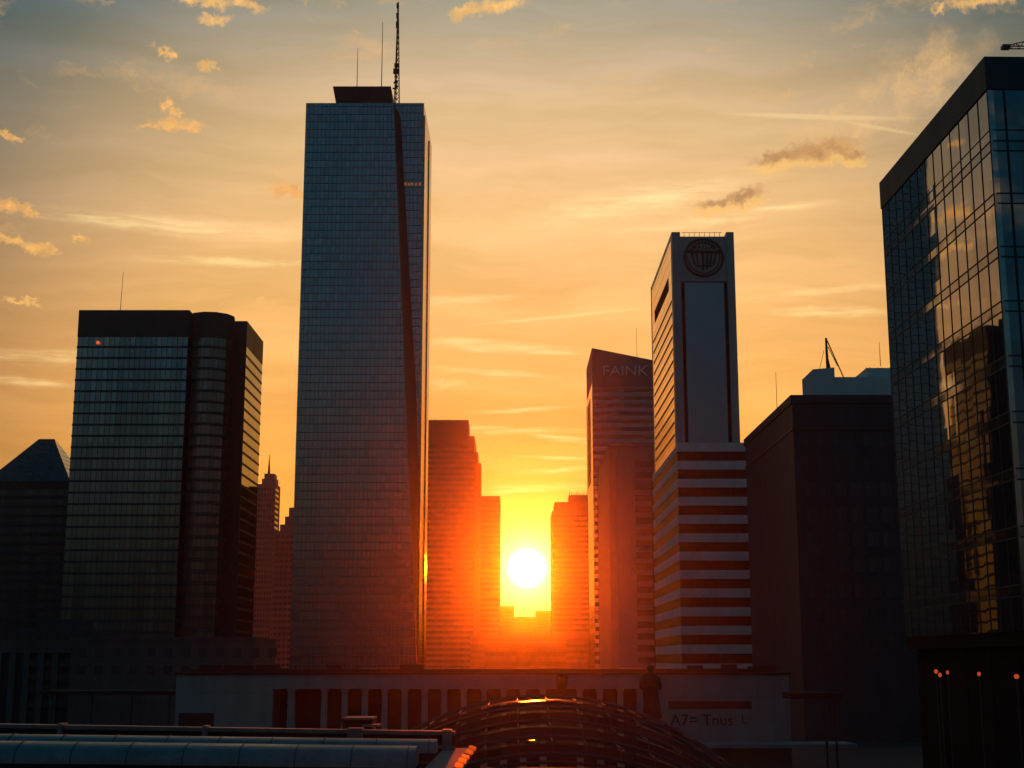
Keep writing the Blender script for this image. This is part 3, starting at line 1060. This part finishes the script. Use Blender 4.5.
# ------------------------------------------------------------------ glass tower at the right edge
def right_tower():
    D = 115.0
    K = D / 150.0
    cx = X(985, 57, D)
    zt = Z(57, D)
    q = (X(880.3, 178, 193.0 * K), 193.0 * K)
    p = (cx, D)
    d = (Vector(p) - Vector(q)).normalized()      # far corner -> near corner
    nrm = Vector((d.y, -d.x))                     # faces left, towards the street
    L = (Vector(p) - Vector(q)).length
    fr = -nrm                                     # along the front, to the right
    W = 32.0
    n_ = Vector(p) + fr * W
    f_ = Vector(q) + fr * W
    fp = [q, p, tuple(n_), tuple(f_)]
    t = thing('glass_corner_tower', 'tall glass office tower at right edge mirroring the sunset on its long side', 'skyscraper', base_of(fp))
    zg = Z(641, D) + .8
    z1 = zt - 3.95 * K
    MB().prism(offset(fp, -.9), 0, zt - .5).build('core', M['dark_matte'], t)
    MB().prism(offset(fp, .12), z1, zt).build('parapet', M['dark_clad'], t)
    MB().prism(offset(fp, -.1), zg - 1.2, zg).build('soffit', M['dark_matte'], t)  # coloured near-black for the shade under the tower
    bay = L / 13
    # storeys: lines measured down from the parapet
    period, sp = 6.22 * K, 1.18 * K
    tops = []
    z = z1
    first = z1 - (148 - 93) / F * D - .2
    rows = [(first, z1)]
    z = first - sp
    spand = [(z, first)]
    while z - (period - sp) > zg:
        rows.append((z - (period - sp), z))
        spand.append((z - period, z - (period - sp)))
        z -= period
    rows.append((zg, z))
    for a, b in rows:
        g = MB()
        g.wallbox(q, p, 0, L, a, b, .0, .5)
        g.build('glass_band', M['near_glass'], t)
        g = MB()
        g.wallbox(p, tuple(n_), 0.03, W, a, b, -.02, .5)
        g.build('glass_band', M['front_glass'], t)
    for a, b in spand:
        g = MB()
        g.wallbox(q, p, 0, L, a, b, .0, .5)
        g.build('spandrel', M['near_spandrel'], t)
        g = MB()
        g.wallbox(p, tuple(n_), 0.03, W, a, b, -.02, .5)
        g.build('spandrel', M['front_glass'], t)
    for k in range(14):
        u = min(max(k * bay, .1), L - .1)
        MB().wallbox(q, p, u - .055, u + .055, zg, z1, .05).build('mullion', M['dark_clad'], t)
    for k in range(1, 9):
        u = 1.45 + (k - 1) * 3.2
        MB().wallbox(p, tuple(n_), u - .07, u + .07, zg, z1, .10).build('mullion', M['dark_clad'], t)
    ts = MB()
    for a, b in spand:
        for zz in (a, b):
            ts.wallbox(q, p, 0.2, L - .2, zz - .06, zz + .06, .04)
            ts.wallbox(p, tuple(n_), 0.2, W, zz - .06, zz + .06, .04)
    zz = first + 1.3 * K
    ts.wallbox(q, p, 0.2, L - .2, zz - .045, zz + .045, .035)
    ts.wallbox(p, tuple(n_), 0.2, W, zz - .045, zz + .045, .035)
    ts.build('transom', M['dark_clad'], t)
    # ground floor columns, coloured near-black for the deep shade there
    for k in range(5):
        c = Vector(q) + d * (2.5 + k * 6.6) + fr * 1.4
        MB().lathe([(.0, 0), (.6, 0), (.6, zg - 1.2), (0, zg - 1.2)], c.x, c.y, 12).build('column', M['dark_matte'], t)


right_tower()


# ------------------------------------------------------------------ tower crane
def crane():
    D = 300.0
    z = Z(47.5, D)
    xt = X(1003.5, 47, D)
    xm = xt + 30
    t = thing('tower_crane', 'lattice crane jib poking out above roof of right glass tower', 'crane', (xm, D, 0))
    j = MB()
    n = 16
    for k in range(n):
        xa, xb = xt + k * 30 / n, xt + (k + 1) * 30 / n
        ha, hb = 0.3 + 3.6 * min(1, k / 8), 0.3 + 3.6 * min(1, (k + 1) / 8)
        for y in (-.7, .7):
            j.tube((xa, D + y, z), (xb, D + y, z), .16, n=4)
            j.tube((xa, D + y, z), ((xa + xb) / 2, D, z + (ha + hb) / 2), .09, n=4)
            j.tube(((xa + xb) / 2, D, z + (ha + hb) / 2), (xb, D + y, z), .09, n=4)
        if k < n - 1:
            j.tube(((xa + xb) / 2, D, z + (ha + hb) / 2), ((xa + xb) / 2 + 30 / n, D, z + (hb + 0.3 + 3.6 * min(1, (k + 2) / 8)) / 2), .14, n=4)
    j.box(xt - .4, xt + 1.4, D - .8, D + .8, z - .35, z + .5)
    j.box(xm - 2, xm + 2, D - 1.5, D + 1.5, z - 2.5, z + 1)
    j.build('jib', M['steel'], t)
    ms = MB()
    for sx in (-1, 1):
        for sy in (-1, 1):
            ms.tube((xm + sx, D + sy, 0), (xm + sx, D + sy, z + 3), .16, n=4)
    k = 0
    zz = 0
    while zz < z:
        for sx in (-1, 1):
            ms.tube((xm + sx, D - 1, zz), (xm + sx, D + 1, zz + 3), .08, n=4)
        for sy in (-1, 1):
            ms.tube((xm - 1, D + sy, zz), (xm + 1, D + sy, zz + 3), .08, n=4)
        zz += 3
    ms.build('mast', M['steel'], t)


crane()


# ------------------------------------------------------------------ white colonnade building
def colonnade():
    D = 160.0
    a = lambda px: X(px, 690, D)
    zt, ze, z0 = Z(674.5, D), Z(689, D), 0.14
    xl, xr = a(176), a(789.5)
    t = thing('colonnade_building', 'low white station building with a row of pillars across the foreground', 'building', ((xl + xr) / 2, D + 6, 0))
    MB().box(a(176), a(273), D, D + 12, z0, ze).build('wall', M['white_wall'], t)
    MB().box(a(655), xr, D, D + 12, z0, ze).build('wall', M['white_wall'], t)
    MB().box(xl, a(557), D - .05, D + 12.02, ze, zt).build('entablature', M['white_wall'], t)
    MB().box(a(567.5), xr, D - .05, D + 12.02, ze, zt).build('entablature', M['white_wall'], t)
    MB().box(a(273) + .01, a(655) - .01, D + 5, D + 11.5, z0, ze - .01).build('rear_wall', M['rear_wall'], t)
    MB().box(a(557) + .01, a(567.5) - .01, D + 2, D + 12, ze, zt - .02).build('notch_shade', M['dark_matte'], t)  # dark box filling the notch, standing in for its shade
    r_ = MB()
    r_.box(xl - .2, xr + .2, D - .35, D + 12.3, zt, zt + .22)
    r_.box(xl + 1, xr - 1, D + 2, D + 11, zt + .22, zt + .62)
    r_.build('roof', M['roof_dark'], t)
    for px, wd in ((291, 7.5), (324, 6), (344.5, 6), (364.5, 6), (384.5, 6), (404.5, 6), (424.5, 6), (444, 6), (463.5, 6), (484, 6), (503.5, 6),
                   (523, 6), (543, 6), (580, 6), (600, 6), (620.5, 6), (640, 6.5)):
        c = a(px)
        h = wd / 2 / F * D
        m = MB()
        m.loft(rect(c - h * 1.12, c + h * 1.12, D + .3, .7), z0, rect(c - h * .9, c + h * .9, D + .3, .7), ze - .25)
        m.box(c - h * 1.15, c + h * 1.15, D + .2, D + 1.1, ze - .25, ze - .005)
        m.build('pillar', M['white_wall'], t)
    rng = random.Random(11)
    for px in (205, 232, 262, 330, 410, 700, 735, 768):
        c, w_, h_ = a(px), rng.uniform(.7, 1.7), rng.uniform(.25, .55)
        MB().box(c - w_, c + w_, D + 3, D + 5, zt + .6, zt + .62 + h_).build('roof_vent', M['roof_dark'], t)
    MB().box(xl, xr, D + 12.1, D + 12.25, z0, zt - .3).build('rear_bounce_sheet', M['dark_matte'], t)  # unseen dark sheet added to stop sun bouncing off the back
    # sign band and the lettering under it
    MB().box(a(668), a(751), D - .06, D - .003, Z(709, D), Z(701, D)).build('sign_band', M['sign_dark'], t)
    text_mesh('A7= Tnus', 1.75, .05, 'lettering', M['sign_dark'], t, (a(701), D - .04, Z(720.5, D)))
    text_mesh('L', 1.3, .03, 'lettering', M['sign_dark'], t, (a(743), D - .04, Z(720, D)))
    MB().box(a(180), a(215), D - .06, D - .003, Z(728, D), Z(713, D)).build('sign_panel', M['sign_dark'], t)
    j = MB()
    for px in (690, 719, 757, 774):
        j.box(a(px) - .02, a(px) + .02, D - .012, D - .002, 2, ze - .2)
    j.box(a(656), xr - .1, D - .012, D - .002, ze - 1.0, ze - .95)
    j.box(a(178), a(272), D - .012, D - .002, ze - .45, ze - .4)
    j.build('wall_joint', M['grey_stone'], t)
    g = MB()
    g.box(a(656), a(842), D - 6, D - .5, Z(741, D) - .4, Z(741, D))
    g.build('ledge', M['concrete'], t)


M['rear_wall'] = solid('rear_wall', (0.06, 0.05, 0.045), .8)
M['roof_dark'] = solid('roof_dark', (0.04, 0.04, 0.04), .9, spec=.15)
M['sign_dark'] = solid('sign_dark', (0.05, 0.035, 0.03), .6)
colonnade()


# ------------------------------------------------------------------ curved glass station roof
def glass_roof():
    t = thing('glass_station_roof', 'curved glass and steel roof with arched ribs in front of the white building', 'roof', (3, 92, 0))
    Rr = 20.0
    steps = [(104, 9.3), (98, 8.75), (93.5, 8.0), (88.5, 7.25), (84.5, 6.5)]
    cx = X(548, 700, 95)
    half = 14.0
    N = 28
    def arc(z, k, dr=0.0):
        x = -half + 2 * half * k / N
        return cx + x, z + math.sqrt((Rr + dr) ** 2 - x * x) - Rr
    gp = 0
    for i, ((ya, za), (yb, zb)) in enumerate(zip(steps, steps[1:])):
        m = MB()
        rng = random.Random(i)
        for k in range(N):
            x0, z0 = arc(za, k)
            x1, z1 = arc(za, k + 1)
            # nearly level panes, each seated a little differently
            s = rng.uniform(-.05, .05)
            e = rng.uniform(-.03, .03)
            m.face([(x0, ya, z0 - .02), (x0, yb, z0 - .02 + s), (x1, yb, z1 - .02 + s + e), (x1, ya, z1 - .02 + e)])
        m.build('glass_bay', M['roof_pane'], t)
        m = MB()
        for k in range(N):
            x0, z0 = arc(za, k)
            x1, z1 = arc(za, k + 1)
            y0, q0 = arc(zb, k)
            y1, q1 = arc(zb, k + 1)
            m.face([(x0, yb, q0), (x1, yb, q1), (x1, yb, z1 - .1), (x0, yb, z0 - .1)])
        m.build('riser', M['roof_dark_glass'], t)
    for i, (y, z) in enumerate(steps):
        m = MB()
        for k in range(N):
            a_, b_ = arc(z, k, .0), arc(z, k + 1, .0)
            m.tube((a_[0], y, a_[1] + .12), (b_[0], y, b_[1] + .12), .16, n=6)
            if i:
                m.tube((a_[0], y - .05, a_[1] - .35), (b_[0], y - .05, b_[1] - .35), .11, n=6)
        m.build('arch_rib', M['steel'], t)
    for k in range(0, N + 1, 2):
        m = MB()
        for (ya, za), (yb, zb) in zip(steps, steps[1:]):
            a_, b_ = arc(za, k), arc(zb, k)
            m.tube((a_[0], ya, a_[1] + .06), (a_[0], yb, a_[1] + .06), .05, n=4)
            m.tube((a_[0], yb, a_[1] + .06), (b_[0], yb, b_[1]), .05, n=4)
        m.build('glazing_bar', M['steel'], t)
    y, z = steps[-1]
    f = MB()
    f.box(cx - half, cx + half, y - .6, y + .2, .14, z - 5.2)
    f.box(cx - 4.2, cx + 3.2, y - 1.2, y - .62, z - .9, z - .62)
    f.build('front_beam', M['dark_clad'], t)
    w = MB()
    for sx in (-1, 1):
        w.box(cx + sx * half - .3, cx + sx * half + .3, 84, 104, .14, 3.2)
    w.build('side_wall', M['dark_clad'], t)


def roof_pane():
    m = bpy.data.materials.new('roof_pane')
    m.use_nodes = True
    g = G(m.node_tree)
    b = m.node_tree.nodes['Principled BSDF']
    tc = g.n('ShaderNodeTexCoord').outputs['Object']
    v = g.noise(tc, 1.6, 4, .6)
    b.inputs['Base Color'].default_value = (0.015, 0.014, 0.013, 1)
    g.put(b.inputs['Roughness'], g.mr(v, .35, .65, .10, .24))
    b.inputs['IOR'].default_value = 1.5
    bp = g.n('ShaderNodeBump')
    bp.inputs['Strength'].default_value = .05
    bp.inputs['Distance'].default_value = .3
    g.put(bp.inputs['Height'], g.noise(tc, .9, 3, .5))
    g.put(b.inputs['Normal'], bp.outputs[0])
    tr = g.n('ShaderNodeBsdfTransparent')
    tr.inputs[0].default_value = (.75, .75, .72, 1)
    mx = g.n('ShaderNodeMixShader')
    mx.inputs[0].default_value = .70
    m.node_tree.links.new(tr.outputs[0], mx.inputs[1])
    m.node_tree.links.new(b.outputs[0], mx.inputs[2])
    m.node_tree.links.new(mx.outputs[0], m.node_tree.nodes['Material Output'].inputs[0])
    return m


M['roof_pane'] = roof_pane()
M['roof_dark_glass'] = solid('riser_glass', (0.02, 0.02, 0.02), .3, var=.3)
glass_roof()


# ------------------------------------------------------------------ metal walkway roofs, lower left
def walkway():
    D = 46.0
    z = lambda py, d=D: Z(py, d)
    xe = X(427, 755, D)
    t = thing('walkway_roof', 'long rounded metal walkway roof across the lower left corner', 'roof', (xe - 12, D, 0))
    tilt = -0.012

    def barrel(y, zc, ry, rz, x0, x1, name, mat):
        m = MB()
        n = 14
        pts = []
        for k in range(n + 1):
            a = math.pi * k / n
            pts.append((y - ry * math.cos(a), zc + rz * math.sin(a) ** .8))
        segs = [x0 + (x1 - x0) * s / 10 for s in range(11)]
        for xa, xb in zip(segs, segs[1:]):
            for (ya, za), (yb, zb) in zip(pts, pts[1:]):
                m.face([(xa, ya, za + (xa - x1) * tilt), (xb, ya, za + (xb - x1) * tilt), (xb, yb, zb + (xb - x1) * tilt), (xa, yb, zb + (xa - x1) * tilt)])
        m.face([(x1, yy, zz) for yy, zz in reversed(pts)])
        o = m.build(name, mat, t, smooth=False)
        s = MB()
        k = x1 - .25
        while k > x0:
            for (ya, za), (yb, zb) in zip(pts, pts[1:]):
                s.tube((k, ya, za + (k - x1) * tilt + .005), (k, yb, zb + (k - x1) * tilt + .005), .022, n=4)
            k -= 1.75
        s.build('seam', M['steel'], o)
        return o
    barrel(D, z(766), .95, .62, -26, X(417, 755, D), 'barrel_roof', M['roof_metal'])
    D2 = 48.6
    barrel(D2, z(752, D2), .7, .42, -27, X(437, 745, D2), 'barrel_roof', M['roof_metal'])
    # walls under the roofs
    b = MB()
    b.box(-26, X(415, 755, D), D - .8, D + .8, 0.1, z(766) - .02 - .3)
    b.box(-26, X(434, 745, D2), D2 - .6, D2 + .6, 0.1, z(752, D2) - .35)
    b.build('wall', M['roof_dark'], t)
    # far rail beam with brackets
    D3 = 52.0
    r_ = MB()
    x1 = X(455, 731, D3)
    zl, zr = z(721, D3), z(732, D3)
    fp = lambda y0, y1: [(-29, y0), (x1, y0), (x1, y1), (-29, y1)]
    zz = [Z(719.5, D3), Z(731.5, D3), Z(731.5, D3), Z(719.5, D3)]
    r_.loft(fp(D3, D3 + .5), [q - .14 for q in zz], fp(D3, D3 + .5), zz)
    r_.loft(fp(D3 + .1, D3 + .4), [q - .62 for q in zz], fp(D3 + .1, D3 + .4), [q - .5 for q in zz])
    r_.build('rail_beam', M['roof_metal'], t)
    for px in (60, 205, 355, 447):
        x = X(px, 735, D3)
        f = (x + 29) / (x1 + 29)
        zc = zz[0] + (zz[1] - zz[0]) * f
        w = .16 if px == 447 else .27 if px == 355 else .08
        MB().box(x - w, x + w, D3 - .12, D3 + .6, zc - (1.1 if px == 447 else .75), zc + .06).build('bracket', M['roof_metal'], t)
    b = MB()
    b.loft(fp(D3 + .2, D3 + .3), .1, fp(D3 + .2, D3 + .3), [q - .1 for q in zz])
    b.build('gap_screen', M['roof_dark'], t)  # dark sheet added to close the open gap below the beam and block sun
    # slanting glass flashing that throws back the sun, the glint's orange in its colour
    f = MB()
    ya, yb = 45.6, 53.0
    def slot(px, py, d):
        return (X(px, py, d), d, Z(py, d))
    x0, zc = X(458, 765, ya), Z(766, ya)
    x1_, zc1 = X(474.5, 743.5, yb), Z(744.5, yb)
    w0, w1 = .12, .12
    rl = math.tan(R(17.5))
    n = 5
    for k in range(n):
        a0, a1 = k / n, (k + 1) / n - (.08 if k != 2 else .12)
        q = lambda s, e: (x0 + (x1_ - x0) * s + e * w0, ya + (yb - ya) * s, zc + (zc1 - zc) * s - e * w0 * rl)
        f.face([q(a0, -1), q(a0, 1), q(a1, 1), q(a1, -1)])
        lo = lambda v: (v[0], v[1], v[2] - .06)
        f.face([lo(q(a1, -1)), lo(q(a1, 1)), lo(q(a0, 1)), lo(q(a0, -1))])
    f.build('glass_flashing', M['flash'], t)
    c = MB()
    c.loft(rect(x0 - .7, x0 + .2, ya, .4), .1, rect(x0 - .7, x0 + .2, ya, .4), zc - .3)
    c.loft([(x0 - 1.1, ya), (x0 - .2, ya), (x1_ - .2, yb), (x1_ - 1.1, yb)], [zc - .6] * 2 + [zc1 - .6] * 2,
           [(x0 - 1.1, ya), (x0 - .2, ya), (x1_ - .2, yb), (x1_ - 1.1, yb)], [zc - .12] * 2 + [zc1 - .12] * 2)
    c.build('end_wall', M['grey_stone'], t)


M['flash'] = glass('flashing_glass', (0.10, 0.03, 0.008), 50, 50, 0, 0, .62, .01, .95)
walkway()


def small_canopy():
    D = 72.0
    t = thing('entrance_canopy', 'small pale canopy with sloping front, behind the rail in front of pillars', 'canopy', (X(360, 722, D), D, 0))
    a = lambda px: X(px, 720, D)
    z0 = Z(727, D)
    m = MB()
    m.loft(rect(a(341), a(373), D, 2.2), Z(719.8, D), rect(a(343), a(373), D, 2.2), Z(717.8, D))
    m.build('roof', M['roof_metal'], t)
    MB().loft(rect(a(363), a(380), D - .6, 1.6), Z(726.5, D), rect(a(364), a(380), D - .6, 1.6), Z(724.3, D)).build('lower_roof', M['roof_metal'], t)
    g = MB()
    g.loft([(a(331), D), (a(333), D), (a(333), D + 2), (a(331), D + 2)], Z(727, D), [(a(341), D), (a(343), D), (a(343), D + 2), (a(341), D + 2)], Z(719.6, D))
    g.build('sloping_front', M['steel'], t)
    MB().box(a(342), a(372), D + .2, D + 2, .14, Z(719.9, D)).build('wall', M['roof_dark'], t)


small_canopy()


# ------------------------------------------------------------------ robed statue
def statue():
    D = 112.0
    x = X(650.5, 690, D)
    zt, zb = Z(664.5, D), Z(719, D)
    H = zt - zb
    t = thing('statue', 'dark robed standing statue in front of the white wall right of the pillars', 'statue', (x, D, 0))
    bm = bmesh.new()
    # robed body: elliptical sections (half width, half depth, x shift), one continuous surface
    prof = [(0.0, .185, .15, .02), (.06, .18, .145, .02), (.2, .165, .13, .015), (.38, .15, .12, .005), (.52, .142, .115, 0), (.62, .15, .115, -.004),
            (.70, .165, .115, -.008), (.76, .17, .11, -.01), (.80, .155, .10, -.01), (.825, .11, .08, -.008), (.845, .055, .055, 0), (.865, .05, .052, .004),
            (.885, .062, .066, .006), (.915, .074, .082, .008), (.945, .074, .084, .008), (.975, .058, .066, .008), (.995, .022, .026, .008)]
    n = 20
    rings = []
    for h, w, dd, sh in prof:
        ring = []
        for k in range(n):
            a = 2 * math.pi * k / n
            fold = 1 + (.05 * math.cos(7 * a + 3 * h) if h < .6 else 0)
            ring.append(bm.verts.new(((sh + w * fold * math.cos(a)) * H, dd * fold * math.sin(a) * H, h * H)))
        rings.append(ring)
    for a, b in zip(rings, rings[1:]):
        for k in range(n):
            bm.faces.new((a[k], a[(k + 1) % n], b[(k + 1) % n], b[k]))
    bm.faces.new(rings[-1])
    bm.faces.new(list(reversed(rings[0])))
    me = bpy.data.meshes.new('figure')
    bm.to_mesh(me)
    bm.free()
    me.polygons.foreach_set('use_smooth', [True] * len(me.polygons))
    me.materials.append(M['bronze'])
    o = bpy.data.objects.new('figure', me)
    COL.objects.link(o)
    o.parent = t
    o.location = (0, 0, zb)
    # arms folded across the front, hood edge and nose
    am = MB()
    for s in (-1, 1):
        sh = Vector((x + s * .15 * H, D, zb + .75 * H))
        el = Vector((x + s * .175 * H, D - .05 * H, zb + .56 * H))
        ha = Vector((x - s * .02 * H, D - .15 * H, zb + .60 * H))
        am.tube(sh, el, .048 * H, .042 * H, 8).tube(el, ha, .042 * H, .03 * H, 8)
    am.build('sleeve', M['bronze'], t, smooth=True)
    hd = MB()
    hd.tube((x + .008 * H, D - .08 * H, zb + .93 * H), (x + .008 * H, D - .1 * H, zb + .91 * H), .012 * H, .018 * H, 6)
    hd.build('nose', M['bronze'], t)
    p = MB()
    p.box(x - .22 * H, x + .26 * H, D - .22 * H, D + .22 * H, .14, zb)
    p.build('pedestal', M['grey_stone'], t)


statue()


# ------------------------------------------------------------------ dim buildings at the lower left
M['dim_stone'] = solid('dim_stone', (0.11, 0.11, 0.11), .8)


def left_low():
    D = 250.0
    fp = rect(X(-40, 650, D), X(76, 650, D), D, 25)
    zt = Z(640, D)
    t = thing('columned_hall', 'dim low hall with tall pillars in the lower left corner', 'building', base_of(fp))
    MB().prism(offset(fp, -.8), 0, zt - .1).build('wall', M['dark_clad'], t)
    MB().prism(fp, zt - 2.2, zt).build('entablature', M['dim_stone'], t)
    for k in range(7):
        x = X(-30 + k * 14.2, 660, D)
        MB().box(x - .55, x + .55, D - .1, D + .7, 0, zt - 2.22).build('pillar', M['dim_stone'], t)
    for k in range(4):
        z = zt - 3.5 - k * 2.3
        MB().wallbox(fp[0], fp[1], 12.2, 19.6, z - 1.2, z, -.7, .2).build('window', M['dark_glass'], t)
    D2 = 330.0
    f2 = rect(X(12, 630, D2), X(92, 630, D2), D2, 25)
    t2 = thing('small_penthouse_block', 'dim block with setback storeys behind the columned hall', 'building', base_of(f2))
    MB().prism(f2, 0, Z(630, D2)).build('wall', M['dark_clad'], t2)
    MB().prism(rect(X(30, 620, D2), X(70, 620, D2), D2 + 5, 14), Z(630, D2) - .1, Z(619, D2)).build('upper_storey', M['dark_clad'], t2)
    for k in range(8):
        u = 1.2 + k * 2.2
        MB().wallbox(f2[0], f2[1], u, u + 1.3, Z(630, D2) - 3, Z(630, D2) - 1.2, .04).build('window', M['dark_glass'], t2)
    D3 = 247.0
    f3 = rect(X(71, 650, D3), X(254, 650, D3), D3, 22)
    t3 = thing('low_office_building', 'dim long low building with two window rows under the left glass block', 'building', base_of(f3))
    z3 = Z(640, D3)
    MB().prism(f3, 0, z3).build('wall', M['dim_stone'], t3)
    MB().prism(offset(f3, .25), z3, z3 + .5).build('coping', M['dim_stone'], t3)
    for r_ in range(2):
        for k in range(12):
            u = 1.2 + k * 3.0
            z = z3 - 1.3 - r_ * 3.0
            MB().wallbox(f3[0], f3[1], u, u + 1.5, z - 1.6, z, .04).build('window', M['dark_glass'], t3)
    # flat-roofed shelter
    D4 = 200.0
    t4 = thing('flat_roof_shelter', 'dim flat-roofed shelter left of the white building', 'shelter', (X(150, 700, D4), D4, 0))
    MB().box(X(40, 694, D4), X(174, 694, D4), D4, D4 + 8, Z(695, D4), Z(691, D4)).build('roof', M['roof_dark'], t4)
    for px in (50, 90, 130, 168):
        x = X(px, 700, D4)
        MB().tube((x, D4 + 1, 0), (x, D4 + 1, Z(695, D4)), .15, n=8).build('post', M['steel'], t4)


left_low()


def right_low():
    D = 150.0
    t = thing('post_canopy', 'dim thin canopy on a post beside right end of white building', 'canopy', (X(815, 700, D), D, 0))
    MB().box(X(791, 697, D), X(842, 697, D), D, D + 5, Z(699, D), Z(693, D)).build('roof', M['roof_dark'], t)
    for px in (828, 838):
        x = X(px, 720, D)
        MB().tube((x, D + 1, 0), (x, D + 1, Z(699, D)), .14, n=8).build('post', M['steel'], t)


right_low()

# ------------------------------------------------------------------ orange street lamps, lower right
def lamps():
    spots = ((936, 671.5, 88, .2, 'street lamp furthest left of the orange row, its glow touching a brighter lamp'),
             (940, 675, 84, .22, 'brighter orange street lamp just below the leftmost lamp'),
             (947.5, 672.5, 92, .2, 'faint orange street lamp right of the close pair'),
             (979, 674, 86, .22, 'lone orange street lamp midway along the row, small and dim'),
             (1016.5, 676.5, 78, .3, 'brightest orange street lamp, at the far right under the glass tower'))
    proto = None
    for px, py, D, r, lab in spots:
        loc = (X(px, py, D), D, 0)
        zt = Z(py, D)
        if proto is None:
            t = thing('street_lamp', lab, 'street lamp', loc, 'orange street lamps under the right tower')
            MB().tube((loc[0], D, 0), (loc[0], D, zt + .1), .055, .04, 8).build('pole', M['steel'], t)
            MB().lathe([(0, zt - .14), (.09, zt - .1), (.13, zt), (.09, zt + .1), (0, zt + .14)], loc[0], D, 10).build('lamp_head', M['lamp'], t)
            proto = (t, zt)
        else:
            t = proto[0].copy()
            t['label'] = lab
            COL.objects.link(t)
            t.location = loc
            t.scale = (r / .26, r / .26, zt / proto[1])
            for ch in list(proto[0].children):
                c = ch.copy()
                c.parent = t
                COL.objects.link(c)


lamps()
